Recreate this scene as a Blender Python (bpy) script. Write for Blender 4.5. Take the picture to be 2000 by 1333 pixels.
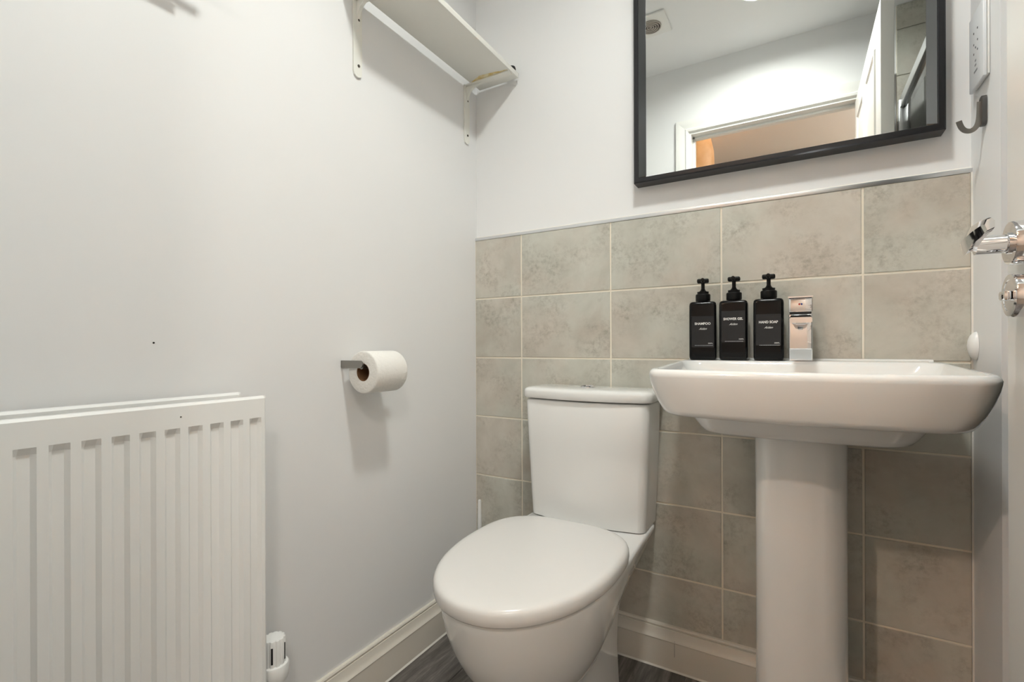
import bpy, bmesh, math, random
from mathutils import Vector, Matrix
random.seed(7)
for o in list(bpy.data.objects): bpy.data.objects.remove(o, do_unlink=True)
SC = bpy.context.scene
COL = SC.collection
PI = math.pi

# ------------------------------------------------------------------ camera
YAW, ROLL = 0.5337, -0.0033
cam_d = bpy.data.cameras.new('camera'); cam = bpy.data.objects.new('camera', cam_d); COL.objects.link(cam)
cam_d.sensor_width = 36.0; cam_d.sensor_fit = 'HORIZONTAL'
cam_d.lens = 940.53 / 2000.0 * 36.0
cam_d.shift_y = 11.236 / 2000.0
cam_d.clip_start = 0.01
fw = Vector((-math.sin(YAW), math.cos(YAW), 0)); r0 = Vector((math.cos(YAW), math.sin(YAW), 0)); u0 = Vector((0, 0, 1))
rr = r0 * math.cos(ROLL) + u0 * math.sin(ROLL); uu = -r0 * math.sin(ROLL) + u0 * math.cos(ROLL)
m = Matrix((rr, uu, -fw)).transposed().to_4x4(); m.translation = Vector((0.959, -1.3746, 0.8905))
cam.matrix_world = m
SC.camera = cam

# ------------------------------------------------------------------ world, exposure
w = bpy.data.worlds.new('world'); SC.world = w; w.use_nodes = True
w.node_tree.nodes['Background'].inputs[0].default_value = (0.8, 0.85, 0.9, 1)
w.node_tree.nodes['Background'].inputs[1].default_value = 0.05
SC.view_settings.view_transform = 'Standard'; SC.view_settings.look = 'None'
SC.view_settings.gamma = 1.0; SC.view_settings.use_curve_mapping = False
SC.view_settings.exposure = 0.53
CEILING_LAMP = 150.0        # emission strength of the opal ceiling lamp
HALL_LAMP = 25.0           # watts of the bulb inside the hall pendant
HALL_FILL = 42.0           # emission strength of the added, unseen hallway fill light

# ------------------------------------------------------------------ materials
def lin(c): return tuple((x / 255 / 12.92 if x / 255 <= .04045 else ((x / 255 + .055) / 1.055) ** 2.4) for x in c) + (1,)
MATS = {}
def mat(name, col, rough=.5, metal=0, spec=.5, coat=0, emit=None, es=0, noise=None, bump=None, trans=0, ior=1.45, sub=0):
    m = bpy.data.materials.new(name); m.use_nodes = True; nt = m.node_tree; b = nt.nodes['Principled BSDF']
    c = lin(col)
    b.inputs['Base Color'].default_value = c; b.inputs['Roughness'].default_value = rough
    b.inputs['Metallic'].default_value = metal; b.inputs['Specular IOR Level'].default_value = spec
    b.inputs['Coat Weight'].default_value = coat; b.inputs['Coat Roughness'].default_value = .04
    b.inputs['Transmission Weight'].default_value = trans; b.inputs['IOR'].default_value = ior
    if emit: b.inputs['Emission Color'].default_value = lin(emit); b.inputs['Emission Strength'].default_value = es
    if noise or bump: tc = nt.nodes.new('ShaderNodeTexCoord')
    if noise:
        sc, col2, lo, hi = noise
        n = nt.nodes.new('ShaderNodeTexNoise'); n.inputs['Scale'].default_value = sc; n.inputs['Detail'].default_value = 5
        r = nt.nodes.new('ShaderNodeValToRGB'); r.color_ramp.elements[0].position = lo; r.color_ramp.elements[1].position = hi
        r.color_ramp.elements[0].color = c; r.color_ramp.elements[1].color = lin(col2)
        nt.links.new(tc.outputs['Object'], n.inputs['Vector']); nt.links.new(n.outputs['Fac'], r.inputs['Fac']); nt.links.new(r.outputs['Color'], b.inputs['Base Color'])
    if bump:
        sc, st, dist = bump
        n2 = nt.nodes.new('ShaderNodeTexNoise'); n2.inputs['Scale'].default_value = sc; n2.inputs['Detail'].default_value = 3
        bp = nt.nodes.new('ShaderNodeBump'); bp.inputs['Strength'].default_value = st; bp.inputs['Distance'].default_value = dist
        nt.links.new(tc.outputs['Object'], n2.inputs['Vector']); nt.links.new(n2.outputs['Fac'], bp.inputs['Height']); nt.links.new(bp.outputs['Normal'], b.inputs['Normal'])
    MATS[name] = m
    return m

mat('wall_paint', (236, 236, 236), rough=.42, spec=.35, bump=(7, .05, .004))
mat('ceiling_paint', (240, 240, 240), rough=.9, spec=.2)
mat('hall_paint', (221, 214, 206), rough=.8, spec=.2)
mat('hall_ceiling', (232, 228, 222), rough=.9, spec=.2)
mat('hall_carpet', (150, 138, 126), rough=1, spec=.1, noise=(200, (125, 114, 104), .35, .65))
mat('gloss_cream', (229, 223, 212), rough=.28, spec=.5)
mat('gloss_white', (236, 235, 231), rough=.3, spec=.5)
mat('door_white', (236, 233, 228), rough=.35, spec=.45)
mat('ceramic', (236, 236, 234), rough=.1, spec=.55, coat=.5)
mat('seat_plastic', (228, 226, 223), rough=.2, spec=.5)
mat('white_plastic', (238, 238, 236), rough=.3)
mat('grey_plastic', (225, 227, 230), rough=.35)
mat('radiator_enamel', (243, 243, 241), rough=.3, spec=.5)
mat('shelf_paint', (236, 235, 228), rough=.4)
mat('glue', (214, 182, 96), rough=.5, noise=(60, (236, 226, 190), .35, .6))
mat('steel', (150, 147, 142), rough=.35, metal=1, bump=(400, .1, .001))
mat('dark_steel', (98, 97, 96), rough=.4, metal=1)
mat('chrome', (236, 236, 238), rough=.05, metal=1)
mat('brushed_alu', (222, 223, 224), rough=.33, metal=1)
mat('screw', (88, 82, 74), rough=.5, metal=.6)
mat('black_metal', (58, 58, 60), rough=.32, metal=.75)
mat('mirror_glass', (244, 246, 244), rough=.0, metal=1)
mat('black_gloss', (11, 11, 12), rough=.12, spec=.28)
mat('black_matte', (12, 12, 12), rough=.42, spec=.3)
mat('satin_bevel', (128, 128, 131), rough=.3, metal=1)
mat('label_black', (38, 38, 40), rough=.45, spec=.35)
mat('print_white', (236, 236, 234), rough=.6)
mat('rubber', (14, 13, 12), rough=.6)
mat('paper', (240, 238, 233), rough=.95, spec=.1, bump=(150, .5, .003))
mat('cardboard', (122, 92, 66), rough=.9, spec=.1)
mat('grout', (240, 232, 216), rough=.8, spec=.2)
mat('sealant', (236, 232, 224), rough=.4)
mat('hole_black', (62, 62, 66), rough=.7)
mat('print_grey', (140, 142, 145), rough=.7)
mat('red_dot', (170, 40, 36), rough=.4)
mat('blue_dot', (40, 70, 150), rough=.4)
mat('veneer', (214, 176, 132), rough=.5, noise=(14, (198, 152, 104), .35, .65), emit=(255, 190, 120), es=.12)
mat('lamp_opal', (250, 250, 248), rough=.3, emit=(248, 251, 246), es=CEILING_LAMP)
mat('hall_fill', (250, 248, 244), rough=.3, emit=(255, 249, 240), es=HALL_FILL)
mat('bulb', (255, 240, 220), rough=.3, emit=(255, 220, 185), es=20)
mat('dark_slot', (28, 26, 24), rough=.6)
mat('vent_dark', (58, 48, 42), rough=.7)
mat('vent_ring', (176, 168, 158), rough=.5)

def glass_mat():
    m = bpy.data.materials.new('shower_glass'); m.use_nodes = True; nt = m.node_tree; nt.nodes.clear()
    o = nt.nodes.new('ShaderNodeOutputMaterial'); t = nt.nodes.new('ShaderNodeBsdfTransparent'); g = nt.nodes.new('ShaderNodeBsdfGlossy')
    fr = nt.nodes.new('ShaderNodeFresnel'); fr.inputs['IOR'].default_value = 1.45; mx = nt.nodes.new('ShaderNodeMixShader')
    t.inputs['Color'].default_value = (.93, .96, .95, 1); g.inputs['Roughness'].default_value = .01
    nt.links.new(fr.outputs[0], mx.inputs[0]); nt.links.new(t.outputs[0], mx.inputs[1]); nt.links.new(g.outputs[0], mx.inputs[2]); nt.links.new(mx.outputs[0], o.inputs[0])
    MATS['shower_glass'] = m
glass_mat()

def tile_mat():
    m = bpy.data.materials.new('tile'); m.use_nodes = True; nt = m.node_tree; b = nt.nodes['Principled BSDF']; L = nt.links.new
    tc = nt.nodes.new('ShaderNodeTexCoord'); oi = nt.nodes.new('ShaderNodeObjectInfo')
    mul = nt.nodes.new('ShaderNodeMath'); mul.operation = 'MULTIPLY'; mul.inputs[1].default_value = 37.0
    add = nt.nodes.new('ShaderNodeVectorMath'); add.operation = 'ADD'
    L(oi.outputs['Random'], mul.inputs[0]); L(tc.outputs['Object'], add.inputs[0]); L(mul.outputs[0], add.inputs[1])
    def ns(sc, det, rough=.6, dist=0):
        n = nt.nodes.new('ShaderNodeTexNoise'); n.inputs['Scale'].default_value = sc; n.inputs['Detail'].default_value = det
        n.inputs['Roughness'].default_value = rough; n.inputs['Distortion'].default_value = dist; L(add.outputs[0], n.inputs['Vector']); return n
    def ramp(n, stops):
        r = nt.nodes.new('ShaderNodeValToRGB'); e = r.color_ramp.elements
        while len(e) < len(stops): e.new(.5)
        for k, (p, c) in enumerate(stops): e[k].position = p; e[k].color = lin(c)
        L(n.outputs['Fac'], r.inputs['Fac']); return r
    big = ramp(ns(7, 8, .62, .3), [(.33, (181, 176, 164)), (.5, (199, 195, 184)), (.68, (214, 211, 201))])
    hue = ramp(ns(4, 3), [(.42, (199, 187, 175)), (.6, (190, 195, 185))])
    fine = ramp(ns(70, 7, .75), [(.3, (158, 150, 138)), (.56, (255, 255, 255))])
    mx = nt.nodes.new('ShaderNodeMixRGB'); mx.inputs[0].default_value = .35; L(big.outputs[0], mx.inputs[1]); L(hue.outputs[0], mx.inputs[2])
    spot = ramp(ns(9, 4), [(.45, (0, 0, 0)), (.62, (255, 255, 255))])
    sm = nt.nodes.new('ShaderNodeMath'); sm.operation = 'MULTIPLY'; sm.inputs[1].default_value = .55; L(spot.outputs[0], sm.inputs[0])
    m2 = nt.nodes.new('ShaderNodeMixRGB'); m2.blend_type = 'MULTIPLY'; L(sm.outputs[0], m2.inputs[0]); L(mx.outputs[0], m2.inputs[1]); L(fine.outputs[0], m2.inputs[2])
    L(m2.outputs[0], b.inputs['Base Color'])
    b.inputs['Roughness'].default_value = .42; b.inputs['Specular IOR Level'].default_value = .4
    bp = nt.nodes.new('ShaderNodeBump'); bp.inputs['Strength'].default_value = .15; bp.inputs['Distance'].default_value = .002
    L(ns(30, 5).outputs['Fac'], bp.inputs['Height']); L(bp.outputs[0], b.inputs['Normal'])
    MATS['tile'] = m
tile_mat()

def plank_mat():
    m = bpy.data.materials.new('vinyl_plank'); m.use_nodes = True; nt = m.node_tree; b = nt.nodes['Principled BSDF']; L = nt.links.new
    tc = nt.nodes.new('ShaderNodeTexCoord'); mp = nt.nodes.new('ShaderNodeMapping'); mp.inputs['Scale'].default_value = (26, 2.6, 1)
    oi = nt.nodes.new('ShaderNodeObjectInfo'); mul = nt.nodes.new('ShaderNodeMath'); mul.operation = 'MULTIPLY'; mul.inputs[1].default_value = 19.0
    add = nt.nodes.new('ShaderNodeVectorMath'); add.operation = 'ADD'
    L(oi.outputs['Random'], mul.inputs[0]); L(tc.outputs['Object'], add.inputs[0]); L(mul.outputs[0], add.inputs[1]); L(add.outputs[0], mp.inputs['Vector'])
    n = nt.nodes.new('ShaderNodeTexNoise'); n.inputs['Scale'].default_value = 1.6; n.inputs['Detail'].default_value = 9; n.inputs['Roughness'].default_value = .68; n.inputs['Distortion'].default_value = .5
    L(mp.outputs[0], n.inputs['Vector'])
    r = nt.nodes.new('ShaderNodeValToRGB'); e = r.color_ramp.elements; e.new(.5)
    for k, (p, c) in enumerate([(.3, (64, 59, 56)), (.5, (106, 101, 97)), (.72, (154, 149, 143))]): e[k].position = p; e[k].color = lin(c)
    L(n.outputs['Fac'], r.inputs['Fac']); L(r.outputs[0], b.inputs['Base Color'])
    b.inputs['Roughness'].default_value = .38; b.inputs['Specular IOR Level'].default_value = .4
    MATS['vinyl_plank'] = m
plank_mat()

# ------------------------------------------------------------------ helpers
def put(name, bm, material, parent=None, sharp=38, loc=None, smooth=True):
    bmesh.ops.recalc_face_normals(bm, faces=bm.faces)
    lim = math.radians(sharp)
    for f in bm.faces: f.smooth = smooth
    for e in bm.edges:
        if len(e.link_faces) == 2 and e.calc_face_angle(0) > lim: e.smooth = False
    me = bpy.data.meshes.new(name); bm.to_mesh(me); bm.free()
    me.materials.append(MATS[material])
    o = bpy.data.objects.new(name, me); COL.objects.link(o)
    if parent: o.parent = parent
    if loc: o.location = loc
    return o

def tag(o, label, cat, group=None, kind=None):
    o['label'] = label; o['category'] = cat
    if group: o['group'] = group
    if kind: o['kind'] = kind
    return o

def empty(name, loc, label, cat, group=None, kind=None):
    o = bpy.data.objects.new(name, None); COL.objects.link(o); o.location = loc; o.empty_display_size = .02
    return tag(o, label, cat, group, kind)

def box(bm, x0, x1, y0, y1, z0, z1, bev=0, seg=2):
    r = bmesh.ops.create_cube(bm, size=1)
    vs = r['verts']
    for v in vs:
        v.co = Vector(((x0 + x1) / 2 + v.co.x * (x1 - x0), (y0 + y1) / 2 + v.co.y * (y1 - y0), (z0 + z1) / 2 + v.co.z * (z1 - z0)))
    if bev:
        es = {e for v in vs for e in v.link_edges}
        bmesh.ops.bevel(bm, geom=list(es), offset=bev, segments=seg, affect='EDGES', profile=.5)

def boxo(name, dims, material, parent=None, bev=0, seg=2, loc=None):
    bm = bmesh.new(); box(bm, *dims, bev=bev, seg=seg); return put(name, bm, material, parent, loc=loc)

def loft(bm, secs, cap0=True, cap1=True, closed=True):
    rings = [[bm.verts.new(p) for p in s] for s in secs]
    n = len(rings[0])
    for a, b in zip(rings, rings[1:]):
        for i in range(n if closed else n - 1):
            j = (i + 1) % n
            try: bm.faces.new((a[i], a[j], b[j], b[i]))
            except ValueError: pass
    if cap0: bm.faces.new(rings[0][::-1])
    if cap1: bm.faces.new(rings[-1])
    return rings

def sweep(bm, path, prof, up=Vector((0, 0, 1)), caps=True, scales=None):
    """sweep a closed 2D profile (list of (a,b)) along a list of points"""
    P = [Vector(p) for p in path]; secs = []
    for i, p in enumerate(P):
        t = (P[min(i + 1, len(P) - 1)] - P[max(i - 1, 0)]).normalized()
        s = t.cross(up)
        if s.length < 1e-4: s = t.cross(Vector((0, 1, 0)))
        s.normalize(); u = s.cross(t).normalized()
        k = scales[i] if scales else 1.0
        kk = k if isinstance(k, tuple) else (k, k)
        secs.append([p + s * a * kk[0] + u * b * kk[1] for a, b in prof])
    loft(bm, secs, caps, caps)

def circ(r, n=20, r2=None): return [(r * math.cos(2 * PI * i / n), (r2 or r) * math.sin(2 * PI * i / n)) for i in range(n)]

def lathe(bm, prof, c, axis='z', n=40, caps=True):
    """prof: (radius, height) pairs along axis from centre c"""
    secs = []
    for r, h in prof:
        ring = []
        for i in range(n):
            a = 2 * PI * i / n; ca, sa = r * math.cos(a), r * math.sin(a)
            d = {'z': (ca, sa, h), 'y': (ca, h, sa), 'x': (h, ca, sa)}[axis]
            ring.append((c[0] + d[0], c[1] + d[1], c[2] + d[2]))
        secs.append(ring)
    loft(bm, secs, caps, caps)

def arc_pts(cx, cy, r, a0, a1, n):
    return [(cx + r * math.cos(a0 + (a1 - a0) * i / n), cy + r * math.sin(a0 + (a1 - a0) * i / n)) for i in range(n + 1)]

def rrect(hw, yf, yb, rf, rb, bow=0.0, n=8, nf=14):
    """rounded rectangle in x,y, symmetric in x; yf = front (smaller y). bow: how far the front corners fall back"""
    p = []
    p += arc_pts(hw - rb, yb - rb, rb, PI / 2, 0, n)             # back right
    p += arc_pts(hw - rf, yf + bow + rf, rf, 0, -PI / 2, n)      # front right
    for i in range(1, nf):
        x = (hw - rf) * (1 - 2 * i / nf); u = x / (hw - rf)
        p.append((x, yf + bow * u * u))
    p += arc_pts(-hw + rf, yf + bow + rf, rf, -PI / 2, -PI, n)
    p += arc_pts(-hw + rb, yb - rb, rb, PI, PI / 2, n)
    return p

def dshape(hw, hwb, yf, yc, yb, rb, n=30, e=2.0):
    """toilet outline: half super-ellipse front from yc to yf, tapering sides back to hwb at yb"""
    p = arc_pts(hwb - rb, yb - rb, rb, PI / 2, 0, 6)
    for t in (.25, .5, .75):
        y = (yb - rb) + (yc - (yb - rb)) * t; s = t * t * (3 - 2 * t)
        p.append((hwb + (hw - hwb) * s, y))
    for i in range(n + 1):
        a = PI * i / n; c, s = math.cos(a), math.sin(a)
        p.append((hw * math.copysign(abs(c) ** (2 / e), c), yc - (yc - yf) * abs(s) ** (2 / e)))
    for t in (.75, .5, .25):
        y = (yb - rb) + (yc - (yb - rb)) * t; s = t * t * (3 - 2 * t)
        p.append((-(hwb + (hw - hwb) * s), y))
    p += arc_pts(-hwb + rb, yb - rb, rb, PI, PI / 2, 6)
    return p

def egg(hw, yf, yc, yb, ef=2.1, eb=3.0, n=32):
    p = []
    for i in range(2 * n):
        a = PI * i / n; c, s = math.cos(a), math.sin(a); e = ef if s >= 0 else eb
        # solve on the super-ellipse |x|^e+|y|^e=1 by direction
        k = (abs(c) ** e + abs(s) ** e) ** (-1 / e); x, y = k * c, k * s
        p.append((hw * x, yc - (yc - yf) * y if s >= 0 else yc + (yb - yc) * -y))
    return p

def at(pts, z, cx=0, cy=0): return [(cx + x, cy + y, z) for x, y in pts]

def prism_y(bm, prof, y0, y1):
    """profile in x,z extruded along y"""
    loft(bm, [[(x, y0, z) for x, z in prof], [(x, y1, z) for x, z in prof]])
def prism_x(bm, prof, x0, x1):
    """profile in y,z extruded along x"""
    loft(bm, [[(x0, y, z) for y, z in prof], [(x1, y, z) for y, z in prof]])

def text(name, body, size, loc, rot, material, parent, align='CENTER', shear=0, sx=1.0, bold=0.0):
    c = bpy.data.curves.new(name, 'FONT'); c.body = body; c.size = size; c.align_x = align; c.shear = shear; c.resolution_u = 3; c.extrude = .00012; c.offset = bold
    t = bpy.data.objects.new(name, c); COL.objects.link(t)
    dg = bpy.context.evaluated_depsgraph_get()
    me = bpy.data.meshes.new_from_object(t.evaluated_get(dg)); bpy.data.objects.remove(t, do_unlink=True)
    for v in me.vertices: v.co.x *= sx
    me.materials.clear(); me.materials.append(MATS[material])
    o = bpy.data.objects.new(name, me); COL.objects.link(o); o.parent = parent; o.location = loc; o.rotation_euler = rot
    return o

# ------------------------------------------------------------------ room shell
XR = 1.2807; YF = -1.29; CH = 2.365; XS = 2.08
fl = tag(boxo('floor', (-.02, XS, -1.4, .03, -.05, -.004), 'dark_slot'), 'dark grey wood-look vinyl plank floor of the cloakroom', 'floor', kind='structure')
px0 = -.02
planks = [(0, .16), (.16, .34), (.34, .52), (.52, .70), (.70, .88), (.88, 1.06), (1.06, 1.27)]
for k, (a, b) in enumerate(planks):
    cut = [-1.0, -.82, -1.12, -.62, -1.0, -.52, -.85][k]
    for (y0, y1) in ((-1.4, cut), (cut, .0)):
        cxp, cyp = (a + b) / 2, (y0 + y1) / 2
        p = boxo('plank', (a + .0004 - cxp, b - .0004 - cxp, y0 + .0004 - cyp, y1 - .0004 - cyp, -.004, 0), 'vinyl_plank', fl, bev=.0006, seg=1, loc=(cxp, cyp, 0))

tag(boxo('ceiling', (-.1, XS + .1, -1.29, .1, CH, CH + .06), 'ceiling_paint'), 'matt white flat ceiling of the cloakroom', 'ceiling', kind='structure')
tag(boxo('wall_left', (-.1, 0, YF, .009, 0, CH), 'wall_paint'), 'smooth white painted wall behind the radiator and toilet roll', 'wall', kind='structure')
wb = tag(boxo('wall_back', (-.1, XS + .1, .009, .1, 0, CH), 'wall_paint'), 'white painted wall with grey tiled lower half behind toilet and basin', 'wall', kind='structure')

# tiles of the back wall ------------------------------------------------
GR = .0046
boxo('grout', (0, XR, .0018, .0089, .0, 1.2571), 'grout', wb)
tile_cache = {}
def tile(wx, hz, parent, c, rz=0.0):
    key = (round(wx, 4), round(hz, 4))
    if key not in tile_cache:
        bm = bmesh.new(); box(bm, -wx / 2, wx / 2, 0, .007, -hz / 2, hz / 2)
        es = [e for e in bm.edges if all(v.co.y < .001 for v in e.verts)]
        bmesh.ops.bevel(bm, geom=es, offset=.0012, segments=1, affect='EDGES')
        o = put('tile', bm, 'tile', parent, loc=c); tile_cache[key] = o.data
    else:
        o = bpy.data.objects.new('tile', tile_cache[key]); COL.objects.link(o); o.parent = parent; o.location = c
    o.rotation_euler = (0, 0, rz)
    return o
cols = [0.0, .1828, .4858, .7888, 1.0918, XR]
rows = [1.2571 - .2015 * j for j in range(6)] + [.06]
for a, b in zip(cols, cols[1:]):
    for t, u in zip(rows, rows[1:]):
        a2 = a + (GR / 2 if a > 0 else .0016); b2 = b - (GR / 2 if b < XR - .001 else .0025)
        t2 = t - (GR / 2 if t < 1.25 else 0); u2 = u + GR / 2
        tile(b2 - a2, t2 - u2, wb, ((a2 + b2) / 2, random.uniform(-.0003, .0003), (t2 + u2) / 2))

# aluminium tile trim with a line of sealant above
tr = tag(boxo('trim_1', (0, XR, -.0015, .0089, 1.2571, 1.2672), 'brushed_alu', bev=.0008, seg=2), 'thin brushed aluminium strip capping the top of the grey tiles', 'tile trim', kind='structure')
bm = bmesh.new(); prism_x(bm, [(.0088, 1.2672), (.005, 1.2673), (.0068, 1.2695), (.0088, 1.272)], 0, XR); put('sealant_bead', bm, 'sealant', tr)

# right stub wall (beside the basin), its end carries the shower frame
SE = -.165
wr = tag(boxo('wall_right', (XR, 1.42, SE, .009, 0, CH), 'wall_paint'), 'narrow white return wall between the basin and the shower', 'wall', kind='structure')
bm = bmesh.new(); prism_y(bm, [(XR, .0), (XR - .003, .0), (XR - .003, 1.257), (XR, 1.257)], -.003, .0); put('sealant_bead', bm, 'sealant', wr)

# front wall with the doorway
OX0, OX1, OZ = .487, 1.252, 2.0
bm = bmesh.new()
box(bm, -.1, OX0 - .028, YF - .1, YF, 0, CH); box(bm, OX1 + .028, XS + .1, YF - .1, YF, 0, CH); box(bm, OX0 - .028, OX1 + .028, YF - .1, YF, OZ + .028, CH)
wf = tag(put('wall_front', bm, 'wall_paint'), 'white painted wall around the doorway, seen in the mirror', 'wall', kind='structure')
# door lining and architrave
t2 = empty('trim_2', (0, 0, 0), 'white moulded architrave and lining framing the doorway, seen in the mirror', 'door frame', kind='structure')
boxo('jamb', (OX0 - .027, OX0, YF - .1, YF, 0, OZ), 'gloss_white', t2)
boxo('jamb', (OX1, OX1 + .027, YF - .1, YF, 0, OZ), 'gloss_white', t2)
boxo('head_lining', (OX0 - .027, OX1 + .027, YF - .1, YF, OZ, OZ + .027), 'gloss_white', t2)
boxo('door_stop', (OX0, OX0 + .012, YF - .075, YF - .042, 0, OZ), 'gloss_white', t2, bev=.002)
boxo('door_stop', (OX0, OX1, YF - .075, YF - .042, OZ - .012, OZ), 'gloss_white', t2, bev=.002)
AP = [(0, 0), (.006, .012), (.016, .014), (.022, .010), (.040, .0125), (.056, .0155), (.066, .015), (.068, .011), (.068, 0)]  # (width, proud)
def architrave(x_in, side, z0, z1):
    bm = bmesh.new()
    secs = []
    for z, mit in ((z0, 0), (z1, 1)):
        secs.append([(x_in + side * wdt, YF + pr, z + (wdt if mit else 0)) for wdt, pr in AP])
    loft(bm, secs); return put('architrave', bm, 'gloss_white', t2, sharp=25)
architrave(OX0 - .008, -1, 0, OZ + .008)
architrave(OX1 + .008, 1, 0, OZ + .008)
bm = bmesh.new()
loft(bm, [[(OX0 - .008 - wd, YF + pr, OZ + .008 + wd) for wd, pr in AP], [(OX1 + .008 + wd, YF + pr, OZ + .008 + wd) for wd, pr in AP]]); put('architrave', bm, 'gloss_white', t2, sharp=25)

# skirting boards
SK = [(.0, .0), (.018, .0), (.018, .0765), (.0195, .079), (.0185, .0815), (.0155, .084), (.0125, .092), (.0105, .1), (.0095, .1055), (.0065, .1065), (.0085, .1085), (.009, .112), (.007, .1155), (.0, .1165)]
bm = bmesh.new(); prism_y(bm, SK, YF + .0, -.0005)
bl = tag(put('baseboard_left', bm, 'gloss_cream', sharp=30), 'cream moulded skirting along the left wall beside the toilet', 'skirting', kind='structure')
bm = bmesh.new(); prism_y(bm, [(.018, 0), (.0215, 0), (.018, .004)], YF, -.018); put('sealant_bead', bm, 'sealant', bl)
bm = bmesh.new(); prism_x(bm, [(-a, b) for a, b in SK], .0185, XR - .0005)
bb = tag(put('baseboard_back', bm, 'gloss_cream', sharp=30), 'cream moulded skirting below the grey tiles behind the pedestal', 'skirting', kind='structure')
bm = bmesh.new(); prism_x(bm, [(-.018, 0), (-.0215, 0), (-.018, .004)], .02, XR); put('sealant_bead', bm, 'sealant', bb)
boxo('joint_crack', (.6693, .6698, -.0188, -.0178, .04, .083), 'dark_slot', bb)

# shower recess beyond the return wall, seen in the mirror -------------
ws = tag(boxo('wall_shower', (1.335, XS, YF, YF + .0012, .0, CH), 'grout'), 'fully tiled grey shower wall seen in the mirror', 'wall', kind='structure')
zrow = [2.3649, 2.2573] + [2.2573 - .2 * k for k in range(1, 11)] + [.02]
for a, b in ((1.335, 1.49), (1.49, 1.793), (1.793, XS)):
    for t, u in zip(zrow, zrow[1:]):
        tile(b - a - .003, t - u - .0028, ws, ((a + b) / 2, YF + .0082, (t + u) / 2), PI)
wsr = tag(boxo('wall_shower_side', (XS, XS + .1, YF, .009, 0, CH), 'grout'), 'tiled grey end wall of the shower recess', 'wall', kind='structure')
yrow = [-1.28, -.98, -.68, -.38, -.08, .008]
for a, b in zip(yrow, yrow[1:]):
    for t, u in zip(zrow, zrow[1:]):
        tile(b - a - .003, t - u - .0028, wsr, (XS - .0072, (a + b) / 2, (t + u) / 2), -PI / 2)
sh = empty('shower_screen', (1.36, -.7, 0), 'aluminium framed glass shower screen seen in the mirror', 'shower screen')
def kid(o, p): o.parent = p; o.matrix_parent_inverse = Matrix.Translation(-Vector(p.location)); return o
kid(boxo('top_rail', (1.342, 1.372, YF + .03, SE - .03, 1.908, 1.95), 'brushed_alu', bev=.003), sh)
kid(boxo('bottom_rail', (1.342, 1.372, YF + .03, SE - .03, .06, .1), 'brushed_alu', bev=.003), sh)
for yy in (YF + .02, SE - .016):
    kid(boxo('post', (1.338, 1.375, yy - .012 if yy > -1 else YF + .0095, yy + .015, .05, 1.945), 'brushed_alu', bev=.003), sh)
kid(boxo('post', (1.392, 1.408, YF + .0095, YF + .034, .05, 1.955), 'chrome', bev=.004), sh)
kid(boxo('glass_pane', (1.354, 1.360, YF + .034, SE - .03, .1, 1.908), 'shower_glass'), sh)
bm = bmesh.new(); box(bm, 1.3, XS - .012, YF + .0095, SE - .002, -.004, .05, bev=.01, seg=3)
tag(put('shower_tray', bm, 'ceramic'), 'white shower tray below the glass screen beyond the return wall', 'shower tray')

# hallway outside the door ----------------------------------------------
tag(boxo('floor_hall', (-1.2, 2.4, -2.95, -1.39, -.05, 0), 'hall_carpet'), 'beige hallway carpet outside the doorway', 'floor', kind='structure')
tag(boxo('ceiling_hall', (-1.2, 2.4, -2.95, -1.39, CH + .04, CH + .1), 'hall_ceiling'), 'white hallway ceiling outside the doorway', 'ceiling', kind='structure')
tag(boxo('wall_hall_far', (-1.2, 2.4, -3.05, -2.95, 0, CH + .06), 'hall_paint'), 'warm beige hallway wall seen through the doorway in the mirror', 'wall', kind='structure')
tag(boxo('wall_hall_left', (-1.3, -1.2, -3.05, -1.29, 0, CH + .06), 'hall_paint'), 'beige hallway end wall on the left', 'wall', kind='structure')
tag(boxo('wall_hall_right', (2.4, 2.5, -3.05, -1.29, 0, CH + .06), 'hall_paint'), 'beige hallway end wall on the right', 'wall', kind='structure')
bm = bmesh.new(); box(bm, -1.2, -.1, -1.39, -1.29, 0, CH + .1); box(bm, XS + .1, 2.4, -1.39, -1.29, 0, CH + .1); box(bm, -.1, XS + .1, -1.39, -1.29, CH, CH + .1)
tag(put('wall_hall_near', bm, 'hall_paint'), 'beige hallway wall on either side of the cloakroom', 'wall', kind='structure')

LX, LY, LZ = .34, -1.98, 2.02
pl = empty('pendant_lamp', (LX, LY, LZ), 'wood veneer pendant lampshade in the hallway, seen in the mirror', 'lamp')
bm = bmesh.new()
prof = [(.150, -.02), (.165, .06), (.162, .14), (.145, .22), (.141, .22), (.158, .14), (.161, .06), (.146, -.02), (.150, -.02)]
lathe(bm, prof, (0, 0, 0), n=48, caps=False); bmesh.ops.remove_doubles(bm, verts=bm.verts, dist=1e-5); put('lamp_shade', bm, 'veneer', pl)
bm = bmesh.new(); lathe(bm, [(.001, .085), (.02, .088), (.03, .1), (.028, .118), (.014, .135), (.013, .15)], (0, 0, 0), n=24); put('light_bulb', bm, 'bulb', pl)
bm = bmesh.new(); lathe(bm, [(.003, .15), (.003, CH + .04 - LZ)], (0, 0, 0), n=10); put('cord', bm, 'white_plastic', pl)
ld = bpy.data.lights.new('hall_bulb_light', 'POINT'); ld.energy = HALL_LAMP; ld.color = (1.0, .88, .77); ld.shadow_soft_size = .035
lo = bpy.data.objects.new('bulb_light', ld); COL.objects.link(lo); lo.parent = pl; lo.location = (0, 0, .06)

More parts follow.
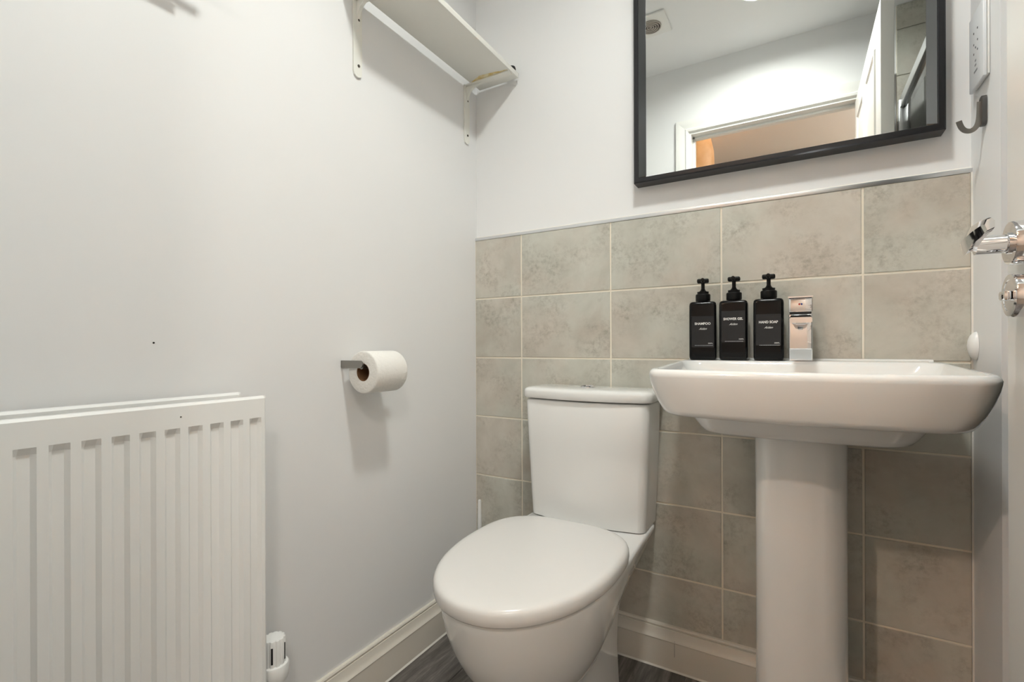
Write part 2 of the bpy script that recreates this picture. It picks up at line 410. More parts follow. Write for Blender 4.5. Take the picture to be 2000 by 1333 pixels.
hl2 = empty('hall_fill_lamp', (1.72, -2.3, CH + .04), 'added round fill light on the hallway ceiling, out of view', 'lamp')  # added fill light, out of view; brightens left wall and radiator through the doorway
bm = bmesh.new(); lathe(bm, [(.15, 0), (.15, -.02), (.14, -.05), (.11, -.075), (.06, -.09), (.002, -.095)], (0, 0, 0), n=40); put('diffuser', bm, 'hall_fill', hl2)

# ------------------------------------------------------------------ ceiling lamp and vent
cl = empty('ceiling_lamp', (.84, -.812, CH), 'round flush white ceiling downlight, glowing at the top of the mirror', 'lamp')
bm = bmesh.new(); lathe(bm, [(.098, 0), (.098, -.022), (.095, -.025), (.088, -.025), (.0865, -.022), (.0865, -.002)], (0, 0, 0), n=48, caps=False); put('rim', bm, 'white_plastic', cl)
bm = bmesh.new(); lathe(bm, [(.0863, -.0021), (.086, -.0032), (.002, -.0034)], (0, 0, 0), n=48); put('diffuser', bm, 'lamp_opal', cl)
vt = empty('ceiling_vent', (.388, -.862, CH), 'square white ceiling extractor vent with round grille, seen in the mirror', 'vent')
boxo('plate', (-.078, .078, -.078, .078, -.010, 0), 'gloss_white', vt, bev=.003)
bm = bmesh.new(); lathe(bm, [(.046, -.0105), (.046, -.0095)], (0, 0, 0), n=36); put('opening', bm, 'vent_dark', vt)
for k, r in enumerate((.046, .036, .026, .016, .006)):
    bm = bmesh.new(); lathe(bm, [(r, -.0105), (r, -.016), (r - .0045, -.016), (r - .0045, -.0105), (r, -.0105)], (0, 0, 0), n=36, caps=False); put('grille_ring', bm, 'vent_ring', vt)

# ------------------------------------------------------------------ door (open against the return wall side)
DX0, DX1, DY0, DY1 = 1.1885, 1.2235, YF + .006, -.531
dr = empty('door_1', (DX0, DY0, 0), 'white panelled door standing open at the right edge with chrome lever', 'door', kind='structure')
def dk(o): return kid(o, dr)
dk(boxo('door_leaf', (DX0, DX1, DY0, DY1, .006, 1.984), 'door_white', bev=.0025))
dw = DY1 - DY0
for (ya, yb, za, zb) in ((.11, .345, 1.02, 1.88), (.415, .65, 1.02, 1.88), (.11, .345, .2, .86), (.415, .65, .2, .86)):
    for (fx, sgn) in ((DX0, -1), (DX1, 1)):
        bm = bmesh.new()
        a, b = DY0 + ya, DY0 + yb
        secs = []
        for ins, pr in ((0, -.0005), (.004, .005), (.012, .006), (.02, .001), (.034, -.0005)):
            secs.append([(fx + sgn * pr, a + ins, za + ins), (fx + sgn * pr, b - ins, za + ins), (fx + sgn * pr, b - ins, zb - ins), (fx + sgn * pr, a + ins, zb - ins)])
        loft(bm, secs, False, False)
        bmesh.ops.recalc_face_normals(bm, faces=bm.faces)
        dk(put('panel_moulding', bm, 'door_white', sharp=25))
        if sgn == -1:
            bm = bmesh.new()
            i0, i1 = .05, .072
            secs = [[(fx - p, a + i, za + i), (fx - p, b - i, za + i), (fx - p, b - i, zb - i), (fx - p, a + i, zb - i)] for i, p in ((i0, -.0005), (i1, .004))]
            loft(bm, secs, False, True); dk(put('panel', bm, 'door_white', sharp=15))
HY = -.594
bm = bmesh.new(); lathe(bm, [(.0255, 0), (.0255, -.0135), (.0245, -.0155), (.012, -.0157)], (DX0, HY, 1.0095), 'x', 40)
h = dk(put('lever_handle', bm, 'chrome')); h['label'] = 'polished chrome lever handle on round rose'
bm = bmesh.new(); lathe(bm, [(.0125, -.0155), (.0125, -.018), (.0108, -.0185), (.0108, -.045)], (DX0, HY, 1.0095), 'x', 28)
nk = put('neck', bm, 'chrome'); nk.parent = h; nk.matrix_parent_inverse = Matrix()
# lever: a facetted paddle that leaves the neck and runs back along the door towards the hinge side
bm = bmesh.new()
def lev(x, y, z, hx, hz):
    return [(x + hx, y, z - hz * .55), (x + hx, y, z + hz * .55), (x + hx * .35, y, z + hz), (x - hx * .55, y, z + hz * .75), (x - hx, y, z), (x - hx * .45, y, z - hz)]
loft(bm, [lev(1.1395, HY + .0115, 1.012, .004, .008), lev(1.138, HY + .008, 1.0125, .0062, .0125), lev(1.137, HY - .004, 1.0145, .0072, .0155), lev(1.136, HY - .025, 1.0165, .0068, .0138), lev(1.1355, HY - .05, 1.0185, .006, .0112), lev(1.1357, HY - .07, 1.0195, .0054, .0095), lev(1.1365, HY - .08, 1.0197, .004, .0065)])
lv = put('lever', bm, 'chrome', sharp=30); lv.parent = h
bm = bmesh.new(); lathe(bm, [(.0255, 0), (.0255, -.0135), (.0245, -.0155), (.0185, -.0157), (.018, -.0152), (.010, -.0152)], (DX0, HY, .9485), 'x', 40)
tt = dk(put('thumb_turn', bm, 'chrome')); tt['label'] = 'round chrome privacy turn below the lever'
bm = bmesh.new(); box(bm, DX0 - .0225, DX0 - .015, HY - .0095, HY + .0095, .9425, .9545, bev=.003, seg=2); o = put('turn_knob', bm, 'chrome'); o.parent = tt
for zz in (.25, 1.0, 1.78):
    dk(boxo('hinge', (DX0 - .004, DX1, DY0 - .004, DY0, zz - .045, zz + .045), 'brushed_alu'))

# ------------------------------------------------------------------ mirror
MX0, MX1, MZ0, MZ1, MD = .5665, 1.232, 1.3475, 2.20, .036
mi = empty('wall_mirror', (.9, .009, MZ0), 'rectangular wall mirror in a thin black frame above the basin', 'mirror')
WB = .0145
def frame_bar(p0, p1, inward, bw=.0125):
    """mitred bar from p0 to p1 (x,z outer corners), inward = unit vector"""
    bm = bmesh.new()
    d = Vector((p1[0] - p0[0], p1[1] - p0[1])).normalized(); iv = Vector(inward)
    prof = [(0, .0088), (0, -MD + .003), (.003, -MD), (WB - .0025, -MD), (WB - .001, -MD + .001), (WB + bw, -.0075), (WB + bw, .0088)]
    secs = []
    for pt, s in ((p0, 1), (p1, -1)):
        secs.append([(pt[0] + iv.x * a + d.x * a * s, y, pt[1] + iv.y * a + d.y * a * s) for a, y in prof])
    loft(bm, secs); return kid(put('frame_bar', bm, 'black_metal', sharp=25), mi)
frame_bar((MX0, MZ0), (MX1, MZ0), (0, 1), .001); frame_bar((MX1, MZ0), (MX1, MZ1), (-1, 0))
frame_bar((MX1, MZ1), (MX0, MZ1), (0, -1)); frame_bar((MX0, MZ1), (MX0, MZ0), (1, 0))
def bevel_strip(p0, p1, inward):
    bm = bmesh.new(); d = Vector((p1[0] - p0[0], p1[1] - p0[1])).normalized(); iv = Vector(inward); secs = []
    for pt, s_ in ((p0, 1), (p1, -1)):
        secs.append([(pt[0] + iv.x * a + d.x * a * s_, y, pt[1] + iv.y * a + d.y * a * s_) for a, y in ((WB - .0006, -MD + .0016), (WB - .0002, -MD + .0010), (WB + .0128, -.0077), (WB + .0122, -.0072))])
    loft(bm, secs); return kid(put('inner_bevel', bm, 'satin_bevel', sharp=25), mi)
bevel_strip((MX1, MZ0), (MX1, MZ1), (-1, 0))
bevel_strip((MX1, MZ1), (MX0, MZ1), (0, -1)); bevel_strip((MX0, MZ1), (MX0, MZ0), (1, 0))
g = kid(boxo('mirror_glass', (MX0 + .02, MX1 - .02, -.0065, -.0025, MZ0 + .012, MZ1 - .02), 'mirror_glass'), mi)
# ------------------------------------------------------------------ shelf with brackets
sf = empty('wall_shelf', (.0, -.3, 1.775), 'narrow white painted shelf high on the left wall', 'shelf')
SY0, SY1 = -.575, -.006
kid(boxo('board', (.0255, .1785, SY0, SY1, 1.7702, 1.7862), 'shelf_paint', bev=.0012), sf)
def bracket(yc):
    b = bmesh.new(); W2 = .0135
    # wall leg and shelf arm of folded steel
    out = [(-W2, .003), (W2, .003), (W2, -.182), (W2 * .75, -.190), (W2 * .3, -.194), (-W2 * .3, -.194), (-W2 * .75, -.190), (-W2, -.182)]
    def leg(bm, t0, t1): loft(bm, [[(t0, yc + a, 1.7692 + z) for a, z in out], [(t1, yc + a, 1.7692 + z) for a, z in out]])
    leg(b, .0005, .005)
    w = kid(put('bracket', b, 'shelf_paint', sharp=25), sf)
    b = bmesh.new(); box(b, .0005, 0.174, yc - W2, yc + W2, 1.7652, 1.7701, bev=.001); o = put('arm', b, 'shelf_paint'); kid(o, sf); o.parent = w; o.matrix_parent_inverse = Matrix.Translation(-Vector(sf.location)) if False else Matrix()
    b = bmesh.new()   # curved stiffening rib
    rib = [(.004, 1.7655)] + [(.004 + .118 * (1 - math.sin(t * PI / 2 / 10)) ** 1.6 + 0.0, 1.7655 - .112 * (1 - math.cos(t * PI / 2 / 10)) ** 1.6 * 1.0) for t in range(0, 11)]
    loft(b, [[(x, yc - .0045, z) for x, z in rib], [(x, yc + .0045, z) for x, z in rib]]); o = put('rib', b, 'shelf_paint', sharp=25); o.parent = w
    for z in (1.72, 1.604):
        b = bmesh.new(); lathe(b, [(.0035, .0), (.0035, .0018), (.002, .0026), (.0008, .0026)], (.005, yc + .002, z), 'x', 14); o = put('screw', b, 'screw'); o.parent = w
    return w
for yc in (-.522, -.052):
    bracket(yc)
bm = bmesh.new()
gp = [(.045, -.0705), (.075, -.083), (.11, -.079), (.15, -.071), (.172, -.0675), (.172, -.064), (.03, -.064)]
loft(bm, [[(x, y, 1.7696) for x, y in gp], [(x, y, 1.7704) for x, y in gp]]); o = kid(put('glue_stain', bm, 'glue'), sf); o['label'] = 'yellowed glue smear'
bm = bmesh.new(); lathe(bm, [(.001, 0), (.009, .001), (.0125, .005), (.013, .010), (.0105, .017), (.001, .020)], (.162, -.0205, 1.7863), 'z', 20)
tag(put('rubber_knob', bm, 'rubber'), 'small black rubber knob on the end of the white shelf', 'knob')

# ------------------------------------------------------------------ radiator
ra = empty('radiator', (.1, -1.03, .16), 'white ribbed panel radiator on the left wall', 'radiator')
RY0, RY1, RZ0, RZ1, RX = -1.238, -.832, .165, .800, .104
def fluted(bm, x_face, y0, y1, z0, z1, first, pitch, n):
    ys = [(y0, 0), (y0 + .004, 1e-9)]; grooves = []
    for k in range(n):
        c = first - pitch * k
        if c - .011 > y0 + .006: grooves.append(c)
    for c in sorted(grooves): ys += [(c - .0112, 0), (c - .0062, 1), (c + .0062, 1), (c + .0112, 0)]
    ys += [(y1 - .004, 0), (y1, 0)]
    zs = [(z0, 0), (z0 + .004, 0), (z0 + .036, 0), (z0 + .044, 1), (z1 - .048, 1), (z1 - .0385, 0), (z1 - .004, 0), (z1, 0)]
    V = []
    for iz, (z, mz) in enumerate(zs):
        row = []
        for iy, (y, my) in enumerate(ys):
            d = 0.0065 * my * mz
            if iz in (0, len(zs) - 1) or iy in (0, len(ys) - 1): d = .0035
            row.append(bm.verts.new((x_face - d, y, z)))
        V.append(row)
    for a, b in zip(V, V[1:]):
        for i in range(len(ys) - 1): bm.faces.new((a[i], a[i + 1], b[i + 1], b[i]))
    # back
    B = [bm.verts.new((x_face - .014, y, z)) for y, z in ((y0, z0), (y1, z0), (y1, z1), (y0, z1))]
    bm.faces.new(B)
    bm.faces.new([B[0], B[1]] + V[0][::-1]); bm.faces.new([B[2], B[3]] + V[-1])
    bm.faces.new([B[1], B[2]] + [r[-1] for r in V[::-1]]); bm.faces.new([B[3], B[0]] + [r[0] for r in V])
bm = bmesh.new(); fluted(bm, RX, RY0, RY1, RZ0, RZ1, -.8535, .0341, 12); kid(put('front_panel', bm, 'radiator_enamel', sharp=20), ra)
bm = bmesh.new(); fluted(bm, .036, RY0 + .012, RY1 - .008, RZ0, RZ1 + .004, -.8625, .0341, 12); kid(put('rear_panel', bm, 'radiator_enamel', sharp=20), ra)
bm = bmesh.new()
yy = RY0 + .03
fin = []
while yy < RY1 - .03:
    fin += [(.038, yy), (.088, yy + .004), (.088, yy + .0085), (.038, yy + .0125)]; yy += .017
vs0 = [bm.verts.new((x, y, RZ0 + .05)) for x, y in fin]; vs1 = [bm.verts.new((x, y, RZ1 - .05)) for x, y in fin]
for i in range(len(fin) - 1): bm.faces.new((vs0[i], vs0[i + 1], vs1[i + 1], vs1[i]))
kid(put('convector_fins', bm, 'radiator_enamel'), ra)
for yb in (RY0 + .08, RY1 - .08):
    kid(boxo('wall_bracket', (.0005, .0225, yb - .015, yb + .015, RZ0 + .06, RZ1 - .06), 'radiator_enamel', bev=.001), ra)
bm = bmesh.new(); lathe(bm, [(.0012, 0), (.0012, .001)], (RX - .0005, -.978, .779), 'x', 8); kid(put('paint_chip', bm, 'screw'), ra)
# thermostatic valve
tv = empty('radiator_valve', (.066, -.794, .15), 'white thermostatic radiator valve beside the radiator bottom', 'valve')
cvx, cvy = .066, -.794
bm = bmesh.new(); lathe(bm, [(.012, .232), (.0255, .236), (.0275, .244), (.0275, .262), (.0255, .266), (.0225, .267)], (cvx, cvy, 0), n=36); kid(put('valve_base', bm, 'white_plastic'), tv)
bm = bmesh.new()
rings = []
for z, k in ((.2665, 1), (.312, 1), (.3165, .93), (.3175, .8)):
    rings.append([(cvx + (.0215 - (.0022 if (i // 2) % 3 == 0 else 0)) * k * math.cos(2 * PI * i / 72), cvy + (.0215 - (.0022 if (i // 2) % 3 == 0 else 0)) * k * math.sin(2 * PI * i / 72), z) for i in range(72)])
loft(bm, rings); hd = kid(put('valve_head', bm, 'white_plastic', sharp=20), tv)
for ang in (-1.9, -.75, .5, 1.7, 2.9):
    bm = bmesh.new(); box(bm, .0195, .0218, -.0018, .0018, .274, .306); bmesh.ops.rotate(bm, verts=bm.verts, cent=(0, 0, 0), matrix=Matrix.Rotation(ang, 3, 'Z')); bmesh.ops.translate(bm, verts=bm.verts, vec=(cvx, cvy, 0))
    o = put('slot', bm, 'dark_slot'); o.parent = hd
bm = bmesh.new(); lathe(bm, [(.011, .17), (.012, .18), (.012, .225), (.014, .232)], (cvx, cvy, 0), n=24); kid(put('valve_body', bm, 'brushed_alu'), tv)
bm = bmesh.new(); lathe(bm, [(.010, -.06), (.010, 0)], (cvx, cvy, .2), 'y', 18); kid(put('tail_pipe', bm, 'brushed_alu'), tv)
bm = bmesh.new(); lathe(bm, [(.0075, 0), (.0075, .175)], (cvx, cvy, 0), n=18); kid(put('pipe', bm, 'gloss_cream'), tv)

bm = bmesh.new(); lathe(bm, [(.0016, 0), (.0016, .0008)], (0, -.9722, .8994), 'x', 10); put('nail_hole', bm, 'dark_slot', bpy.data.objects['wall_left'])
tw = empty('towel_rail', (0, -1.215, 1.56), 'chrome two-armed swivel towel rail high above the radiator', 'towel rail')
kid(boxo('wall_post', (.0005, .02, -1.23, -1.2, 1.50, 1.63), 'chrome', bev=.003), tw)
for xx, zz, ye in ((.045, 1.5415, -.931), (.075, 1.5885, -.891)):
    bm = bmesh.new(); sweep(bm, [(.016, -1.215, zz), (xx - .012, -1.213, zz), (xx - .003, -1.207, zz), (xx, -1.195, zz), (xx, ye - .02, zz), (xx, ye, zz)], circ(.006, 14)); kid(put('arm', bm, 'chrome'), tw)

# ------------------------------------------------------------------ toilet roll and holder
hl = empty('toilet_roll_holder', (0, -.57, .85), 'brushed steel toilet roll holder on the left wall', 'holder')
HYR = -.573
bm = bmesh.new()
ap = [(.001, .8405), (.001, .8585)] + [(.066 + .009 * math.sin(t), .8495 + .009 * math.cos(t)) for t in [PI * i / 10 for i in range(11)]]
loft(bm, [[(x, HYR - .0018, z) for x, z in ap], [(x, HYR + .0018, z) for x, z in ap]]); kid(put('arm', bm, 'steel', sharp=30), hl)
bm = bmesh.new(); box(bm, .0003, .003, HYR - .0018, HYR + .02, .8415, .8575, bev=.0008); kid(put('wall_plate', bm, 'steel'), hl)
bm = bmesh.new(); lathe(bm, [(.006, 0), (.006, .125), (.0045, .127)], (.068, HYR + .0018, .8440), 'y', 20); kid(put('bar', bm, 'steel'), hl)
rl = empty('toilet_roll', (.069, -.515, .8305), 'white toilet roll hanging on the steel holder', 'toilet roll')
bm = bmesh.new()
R, r = .051, .0215
pr = [(r, 0), (R - .0035, 0), (R - .001, .0008), (R, .003), (R, .097), (R - .001, .0992), (R - .0035, .1), (r, .1), (r, 0)]
lathe(bm, pr, (0, -.0525, 0), 'y', 56, caps=False); bmesh.ops.remove_doubles(bm, verts=bm.verts, dist=1e-6); put('paper', bm, 'paper', rl, sharp=50)
bm = bmesh.new(); lathe(bm, [(r - .0002, .0006), (r - .0002, .0994), (r - .0018, .0994), (r - .0018, .0006), (r - .0002, .0006)], (0, -.0525, 0), 'y', 40, caps=False); put('cardboard_core', bm, 'cardboard', rl)

# ------------------------------------------------------------------ toilet
TX = .4535
to = empty('toilet', (TX, -.3, 0), 'white close-coupled toilet with closed lid against the grey tiles', 'toilet')
def tk(o): return kid(o, to)
bm = bmesh.new()
S = lambda hw, hwb, yf, yc, yb, rb, z, e=2.0: at(dshape(hw, hwb, yf, yc, yb, rb, e=e), z, TX)
loft(bm, [
    S(.040, .040, -.470, -.36, -.20, .02, .135), S(.075, .060, -.520, -.37, -.17, .03, .145), S(.106, .075, -.563, -.38, -.14, .03, .172),
    S(.132, .092, -.600, -.39, -.105, .03, .215), S(.151, .112, -.634, -.395, -.075, .03, .262), S(.163, .135, -.657, -.40, -.05, .03, .305),
    S(.172, .152, -.671, -.40, -.033, .03, .345), S(.1775, .165, -.679, -.40, -.02, .03, .38), S(.1785, .1695, -.681, -.40, -.018, .03, .393), S(.177, .169, -.679, -.40, -.018, .03, .3995), S(.171, .165, -.672, -.40, -.022, .03, .402)])
tk(put('bowl', bm, 'ceramic', sharp=60))
bm = bmesh.new()
loft(bm, [S(.104, .098, -.500, -.36, -.115, .02, 0), S(.103, .097, -.498, -.36, -.115, .02, .01), S(.090, .088, -.488, -.36, -.10, .02, .09), S(.084, .086, -.488, -.36, -.085, .02, .16), S(.088, .092, -.49, -.36, -.06, .02, .24), S(.09, .1, -.49, -.36, -.04, .02, .33)])
tk(put('foot', bm, 'ceramic', sharp=50))
# lid
bm = bmesh.new()
def LS(d, z): return at(egg(.1865 - d, -.693 + d, -.40, -.2105 - d), z, TX + .001)
loft(bm, [LS(.007, .4045), LS(.003, .405), LS(.0014, .408), LS(.0, .416), LS(.0004, .426), LS(.0022, .4315), LS(.006, .4352), LS(.011, .4372), LS(.02, .4384), LS(.05, .4396), LS(.1, .4400)])
ld_ = tk(put('lid', bm, 'seat_plastic', sharp=60)); ld_['label'] = 'closed white plastic toilet lid'
for s in (-1, 1):
    bm = bmesh.new(); lathe(bm, [(.011, -.022), (.012, -.02), (.012, .02), (.011, .022)], (TX + s * .078, -.217, .4155), 'x', 20); box(bm, TX + s * .078 - .01, TX + s * .078 + .01, -.224, -.208, .4022, .412); tk(put('hinge', bm, 'seat_plastic'))
# cistern
bm = bmesh.new()
C_ = lambda hw, yf, z, d=0, bow=.017: at(rrect(hw - d, yf + d, -.006 - d, .024, .012, bow), z, TX)
loft(bm, [C_(.164, -.153, .4022, .004), C_(.1655, -.154, .405), C_(.1685, -.156, .46), C_(.1755, -.161, .62), C_(.1795, -.165, .7335), C_(.1795, -.165, .739, .0025), C_(.1795, -.165, .7405, .008)])
ci = tk(put('cistern', bm, 'ceramic', sharp=50))
bm = bmesh.new()
Lc = lambda d, z: at(rrect(.188 - d, -.1735 + d, -.004 - d, .03, .012, .02), z, TX)
loft(bm, [Lc(.006, .7435), Lc(.002, .744), Lc(.0, .748), Lc(.0, .7625), Lc(.0015, .7675), Lc(.006, .7715), Lc(.014, .7738), Lc(.03, .775)])
lidc = put('cistern_lid', bm, 'ceramic', sharp=50); lidc.parent = ci
bm = bmesh.new(); lathe(bm, [(.0225, .7745), (.0225, .7775), (.0205, .7795), (.019, .7795), (.0185, .7782), (.001, .7786)], (TX - .004, -.092, 0), n=36)
fb = put('flush_button', bm, 'chrome'); fb.parent = ci
boxo('button_split', (TX - .0225, TX + .0145, -.0926, -.0914, .7784, .7792), 'dark_slot').parent = ci
# black waste connector peeking out behind the foot
bm = bmesh.new(); lathe(bm, [(.050, -.12), (.050, -.085), (.056, -.084), (.056, -.055), (.05, -.054), (.05, -.02)], (TX, -.0, .075), 'y', 32); tk(put('waste_connector', bm, 'rubber'))
bm = bmesh.new(); sweep(bm, [(TX + .062, -.088, .034), (TX + .068, -.09, .03), (TX + .071, -.092, .02), (TX + .07, -.094, .012), (TX + .066, -.094, .008)], circ(.0018, 8)); tk(put('cable_tie', bm, 'white_plastic'))

# toilet brush in the corner
br = empty('toilet_brush', (.064, -.072, 0), 'white toilet brush standing in the corner behind the toilet', 'toilet brush')
bm = bmesh.new(); lathe(bm, [(.034, 0), (.036, .003), (.038, .10), (.036, .105), (.034, .105), (.033, .01)], (0, 0, 0), n=30); put('holder', bm, 'white_plastic', br)
bm = bmesh.new(); lathe(bm, [(.03, .105), (.03, .11), (.012, .118), (.0075, .15), (.0065, .30), (.0052, .385), (.0045, .389), (.001, .3905)], (0, 0, 0), n=22); put('handle', bm, 'white_plastic', br)

# ------------------------------------------------------------------ basin on pedestal
BX = .962
ba = empty('basin', (BX, -.2, 0), 'white rectangular ceramic basin on a pedestal', 'basin')
def bk(o): return kid(o, ba)
bm = bmesh.new()
B = lambda hw, yf, z, rf=.045, bow=.016, yb=-.0006, rb=.012: at(rrect(hw, yf, yb, rf, rb, bow), z, BX)
secs = [
    B(.198, -.335, .7465, .06), B(.222, -.376, .7475, .05), B(.233, -.387, .7495, .048), B(.2405, -.3945, .7545, .046), B(.2455, -.3985, .762, .046), B(.2548, -.4045, .783, .045), B(.2622, -.4098, .806, .045), B(.2672, -.4138, .828, .045),
    B(.2685, -.4155, .840, .044), B(.2688, -.416, .8455, .043), B(.2668, -.4143, .8505, .042), B(.2632, -.4112, .854, .04), B(.259, -.4075, .8555, .038),
    # inner edge of the rim, then the bowl
    B(.252, -.401, .8548, .034, .016, -.094, .03), B(.248, -.397, .8525, .034, .016, -.097, .034), B(.243, -.392, .846, .036, .016, -.100, .04), B(.232, -.383, .825, .045, .016, -.106, .05), B(.214, -.366, .795, .06, .014, -.116, .06), B(.185, -.335, .776, .07, .012, -.134, .06), B(.12, -.28, .768, .06, .008, -.17, .05), B(.03, -.232, .765, .02, .0, -.2, .012)]
loft(bm, secs, True, True)
for v in bm.verts:      # the rim dips gently towards the front
    v.co.z -= .0112 * min(1, max(0, (v.co.z - .755) / .085)) * min(1, max(0, (-v.co.y - .10) / .29))
bk(put('bowl', bm, 'ceramic', sharp=55))
bm = bmesh.new()
loft(bm, [at(rrect(hw, yf, -.02, rf, .02, .008), z, BX) for hw, yf, z, rf in ((.155, -.265, .702, .05), (.172, -.282, .7035, .05), (.181, -.292, .7085, .05), (.188, -.30, .718, .05), (.205, -.318, .7475, .05))])
bk(put('underside', bm, 'ceramic', sharp=50))
# raised back ledge against the tiles
bm = bmesh.new(); prism_x(bm, [(-.0006, .852), (-.013, .852), (-.012, .8568), (-.0095, .8588), (-.003, .8598), (-.0006, .8598)], BX - .2525, BX + .2525); bk(put('back_ledge', bm, 'ceramic'))
bm = bmesh.new()
loft(bm, [at(rrect(hw, yf, -.03, .055, .01, .004), z, BX + .002) for hw, yf, z in ((.0875, -.222, 0), (.0865, -.221, .02), (.0855, -.219, .2), (.0855, -.218, .5), (.0862, -.219, .69), (.09, -.228, .7045))])
bk(put('pedestal', bm, 'ceramic', sharp=50))
bm = bmesh.new(); lathe(bm, [(.03, .7655), (.03, .768), (.026, .7695), (.02, .7695), (.0195, .772), (.001, .774)], (BX, -.216, 0), n=30); bk(put('waste', bm, 'chrome'))

# tap
ta = empty('basin_tap', (BX + .005, -.062, .8555), 'square chrome mixer tap on the basin beside the black bottles', 'tap')
boxo('tap_body', (-.0235, .0235, -.022, .022, 0, .1), 'chrome', ta, bev=.0025, seg=3)
bm = bmesh.new()
loft(bm, [[(-.021, -.018, .083), (.021, -.018, .083), (.021, -.018, .0985), (-.021, -.018, .0985)], [(-.021, -.105, .078), (.021, -.105, .078), (.021, -.105, .089), (-.021, -.105, .089)]])
bmesh.ops.bevel(bm, geom=bm.edges[:], offset=.0015, segments=2, affect='EDGES'); put('spout', bm, 'chrome', ta)
bm = bmesh.new(); box(bm, -.010, .010, -.1, -.084, .0745, .08, bev=.0015); put('aerator', bm, 'brushed_alu', ta)
bm = bmesh.new(); box(bm, -.0215, .0215, -.0225, .02, .1, .104); put('shadow_gap', bm, 'dark_slot', ta)
bm = bmesh.new(); box(bm, -.0235, .0235, -.024, .022, .104, .133, bev=.0015); lb = put('cartridge_block', bm, 'chrome', ta)
for dx, mm in ((-.0022, 'red_dot'), (.0022, 'blue_dot')):
    bm = bmesh.new(); lathe(bm, [(.002, -.0246), (.002, -.0238)], (dx, 0, .1205), 'y', 14); o = put('temperature_dot', bm, mm); o.parent = lb
bm = bmesh.new()
loft(bm, [[(-.0255, .022, .1331), (.0255, .022, .1331), (.0255, .022, .1365), (-.0255, .022, .1365)], [(-.0255, -.035, .1335), (.0255, -.035, .1335), (.0255, -.035, .1368), (-.0255, -.035, .1368)]])
bmesh.ops.bevel(bm, geom=bm.edges[:], offset=.0012, segments=2, affect='EDGES'); put('lever', bm, 'chrome', ta)

ta.scale = (1, 1, 1.085)

# bottles
def bottle(x, y, rz, words, label, dz, lab0, lab1, tz):
    e = empty('soap_bottle', (x, y, .8556), label, 'bottle', 'black pump bottles on the basin')
    e.rotation_euler = (0, 0, rz)
    bm = bmesh.new(); W2, D2, H = .0318, .0315, .147
    secs = []
    for hw, z in ((.027, 0), (.0295, .0008), (.0312, .004), (W2, .010), (W2, H - .010), (.0308, H - .004), (.028, H - .0008), (.0255, H)):
        k = hw
        secs.append([(px_, py_, z) for px_, py_ in rrect(k, -k, k, .0065, .0065, 0, 5, 4)])
    loft(bm, secs); put('bottle_body', bm, 'black_gloss', e, sharp=40)
    bm = bmesh.new(); lathe(bm, [(.0125, H), (.0125, H + .003), (.0172, H + .003), (.0178, H + .005), (.0178, H + .019), (.0165, H + .021), (.0135, H + .0215), (.0138, H + .0245), (.0142, H + .027), (.0095, H + .0275)], (0, 0, 0), n=28); put('collar', bm, 'black_matte', e, sharp=30)
    bm = bmesh.new(); lathe(bm, [(.0095, H + .0275), (.0062, H + .031), (.0045, H + .035), (.0045, H + .048), (.006, H + .0505)], (0, 0, 0), n=20); put('pump_stem', bm, 'black_matte', e)
    bm = bmesh.new(); box(bm, -.0142, .0142, -.0085, .0085, H + .0495, H + .0605, bev=.0035, seg=3)
    hd = put('pump_head', bm, 'black_matte', e)
    bm = bmesh.new(); lathe(bm, [(.0036, -.034), (.0044, -.033), (.0052, -.006)], (0, 0, H + .0545), 'y', 16); o = put('nozzle', bm, 'black_matte', e)
    # label
    bm = bmesh.new(); box(bm, -.0262, .0262, -W2 - .00025, -W2 + .0002, lab0, lab1); lb = put('label', bm, 'label_black', e)
    yq = -W2 - .00045; R = (PI / 2, 0, 0)
    text('product_name', words, .0082, (0, yq, tz), R, 'print_white', lb, sx=.95 if len(words) < 9 else .86, bold=.00018)
    text('script_name', 'Aiden', .0074, (0, yq, tz - .0125), R, 'print_white', lb, shear=.6)
    text('volume', '500ML', .0040, (.0235, yq, tz - .048), R, 'print_white', lb, align='RIGHT')
    bm = bmesh.new(); xx = -.0185
    while xx < .0225:
        ww = random.uniform(.0016, .0042); box(bm, xx, min(xx + ww, .0235), yq, yq + .0003, tz - .0528, tz - .0512); xx += ww + .0007
    put('small_print', bm, 'print_grey', lb)
    return e
bottle(.7525, -.060, .12, 'SHAMPOO', 'leftmost black pump bottle, lettered SHAMPOO', 0, .032, .110, .0885)
bottle(.8250, -.058, .03, 'SHOWER GEL', 'middle black pump bottle, lettered SHOWER GEL', 0, .044, .121, .0985)
bottle(.9015, -.060, .01, 'HAND SOAP', 'rightmost black pump bottle, lettered HAND SOAP, next to the tap', 0, .036, .110, .0885)

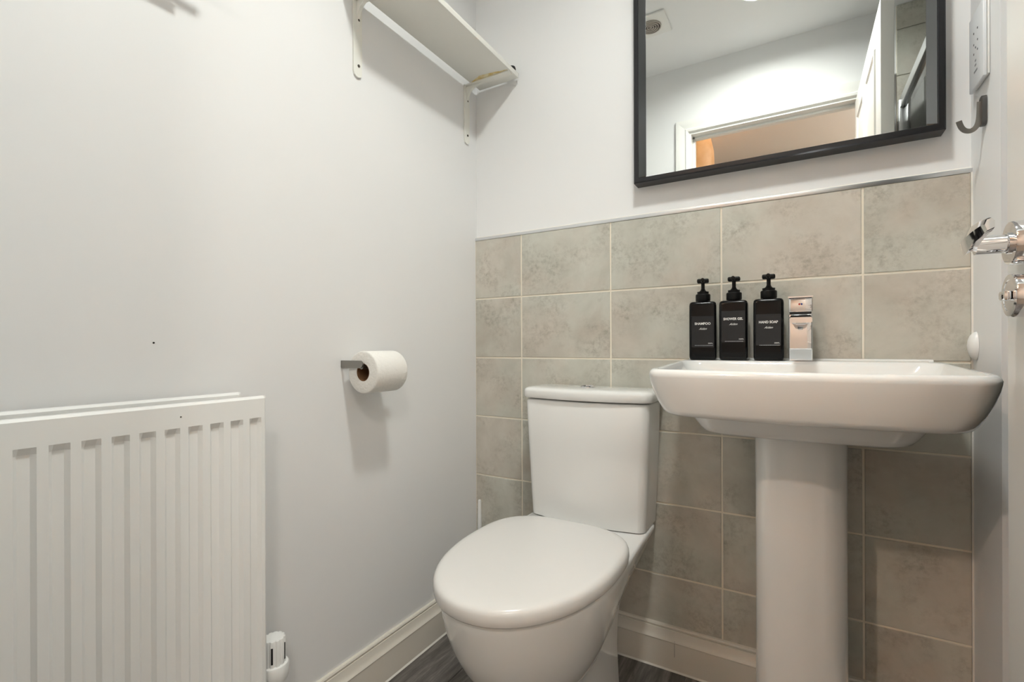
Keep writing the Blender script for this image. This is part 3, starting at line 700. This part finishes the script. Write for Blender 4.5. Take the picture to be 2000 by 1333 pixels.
# ------------------------------------------------------------------ things on the return wall
so = empty('shaver_socket', (XR, -.072, 1.41), 'white shaver socket plate on the return wall right of the mirror', 'socket')
def sk(o): return kid(o, so)
sk(boxo('backbox', (XR - .006, XR - .0005, -.112, -.034, 1.414, 1.556), 'gloss_white', bev=.001))
pt = sk(boxo('plate', (XR - .0115, XR - .006, -.116, -.030, 1.410, 1.560), 'grey_plastic', bev=.0012))
for (yy, zz) in ((-.084, 1.478), (-.061, 1.478), (-.084, 1.497), (-.061, 1.497), (-.072, 1.487), (-.084, 1.52), (-.061, 1.52)):
    bm = bmesh.new(); lathe(bm, [(.0021, -.0119), (.0021, -.0113)], (XR, yy, zz), 'x', 14); o = put('pin_hole', bm, 'hole_black'); o.parent = pt
for zz, a, b in ((1.461, -.075, -.068), (1.452, -.076, -.067), (1.440, -.083, -.062)):
    o = boxo('printed_mark', (XR - .0119, XR - .0113, a, b, zz - .0018, zz + .0018), 'print_grey'); o.parent = pt

hk = empty('adhesive_hook', (XR, -.085, 1.35), 'brushed dark steel adhesive hook below the shaver socket', 'hook')
bm = bmesh.new()
pp = [(-.020 + .0, z) for z in ()]
outl = arc_pts(-.014 + .007, .022, .007, 0, PI / 2, 5) + arc_pts(-.014 + -.0, .022, .007, PI / 2, PI, 5) + arc_pts(-.014, -.022, .007, PI, 1.5 * PI, 5) + arc_pts(-.007, -.022, .007, 1.5 * PI, 2 * PI, 5)
loft(bm, [[(XR - .0005, -.0745 + a, 1.352 + b) for a, b in outl], [(XR - .0075, -.0745 + a, 1.352 + b) for a, b in outl]]); kid(put('back_plate', bm, 'dark_steel', sharp=30), hk)
bm = bmesh.new()
path = [(XR - .0085, -.085, 1.372), (XR - .009, -.085, 1.35), (XR - .0105, -.085, 1.332), (XR - .015, -.085, 1.321), (XR - .0225, -.085, 1.3165), (XR - .030, -.085, 1.3185), (XR - .0355, -.085, 1.325), (XR - .0385, -.085, 1.334), (XR - .040, -.085, 1.3405)]
for _ in range(2):   # round the hook
    q = [Vector(path[0])]
    for a, b in zip(path, path[1:]):
        a, b = Vector(a), Vector(b); q += [a.lerp(b, .25), a.lerp(b, .75)]
    path = q + [Vector(path[-1])]
sweep(bm, path, [(-.0046, -.0009), (.0046, -.0009), (.0046, .0009), (-.0046, .0009)], up=Vector((0, 1, 0))); kid(put('hook_arm', bm, 'steel', sharp=40), hk)

bm = bmesh.new()
for_rings = []
for i in range(9):
    t = PI * i / 8; rr_ = math.sin(t); zz = .889 - .030 * math.cos(t)
    for_rings.append([(XR - .0004 - .0145 * max(rr_, .02) * max(0, math.cos(a)), -.024 + .017 * max(rr_, .02) * math.sin(a), zz) for a in [-PI / 2 + PI * k / 10 for k in range(11)]])
loft(bm, for_rings); tag(put('wall_fitting', bm, 'white_plastic', sharp=60), 'small white oval plastic fitting on the return wall above the basin', 'fitting')
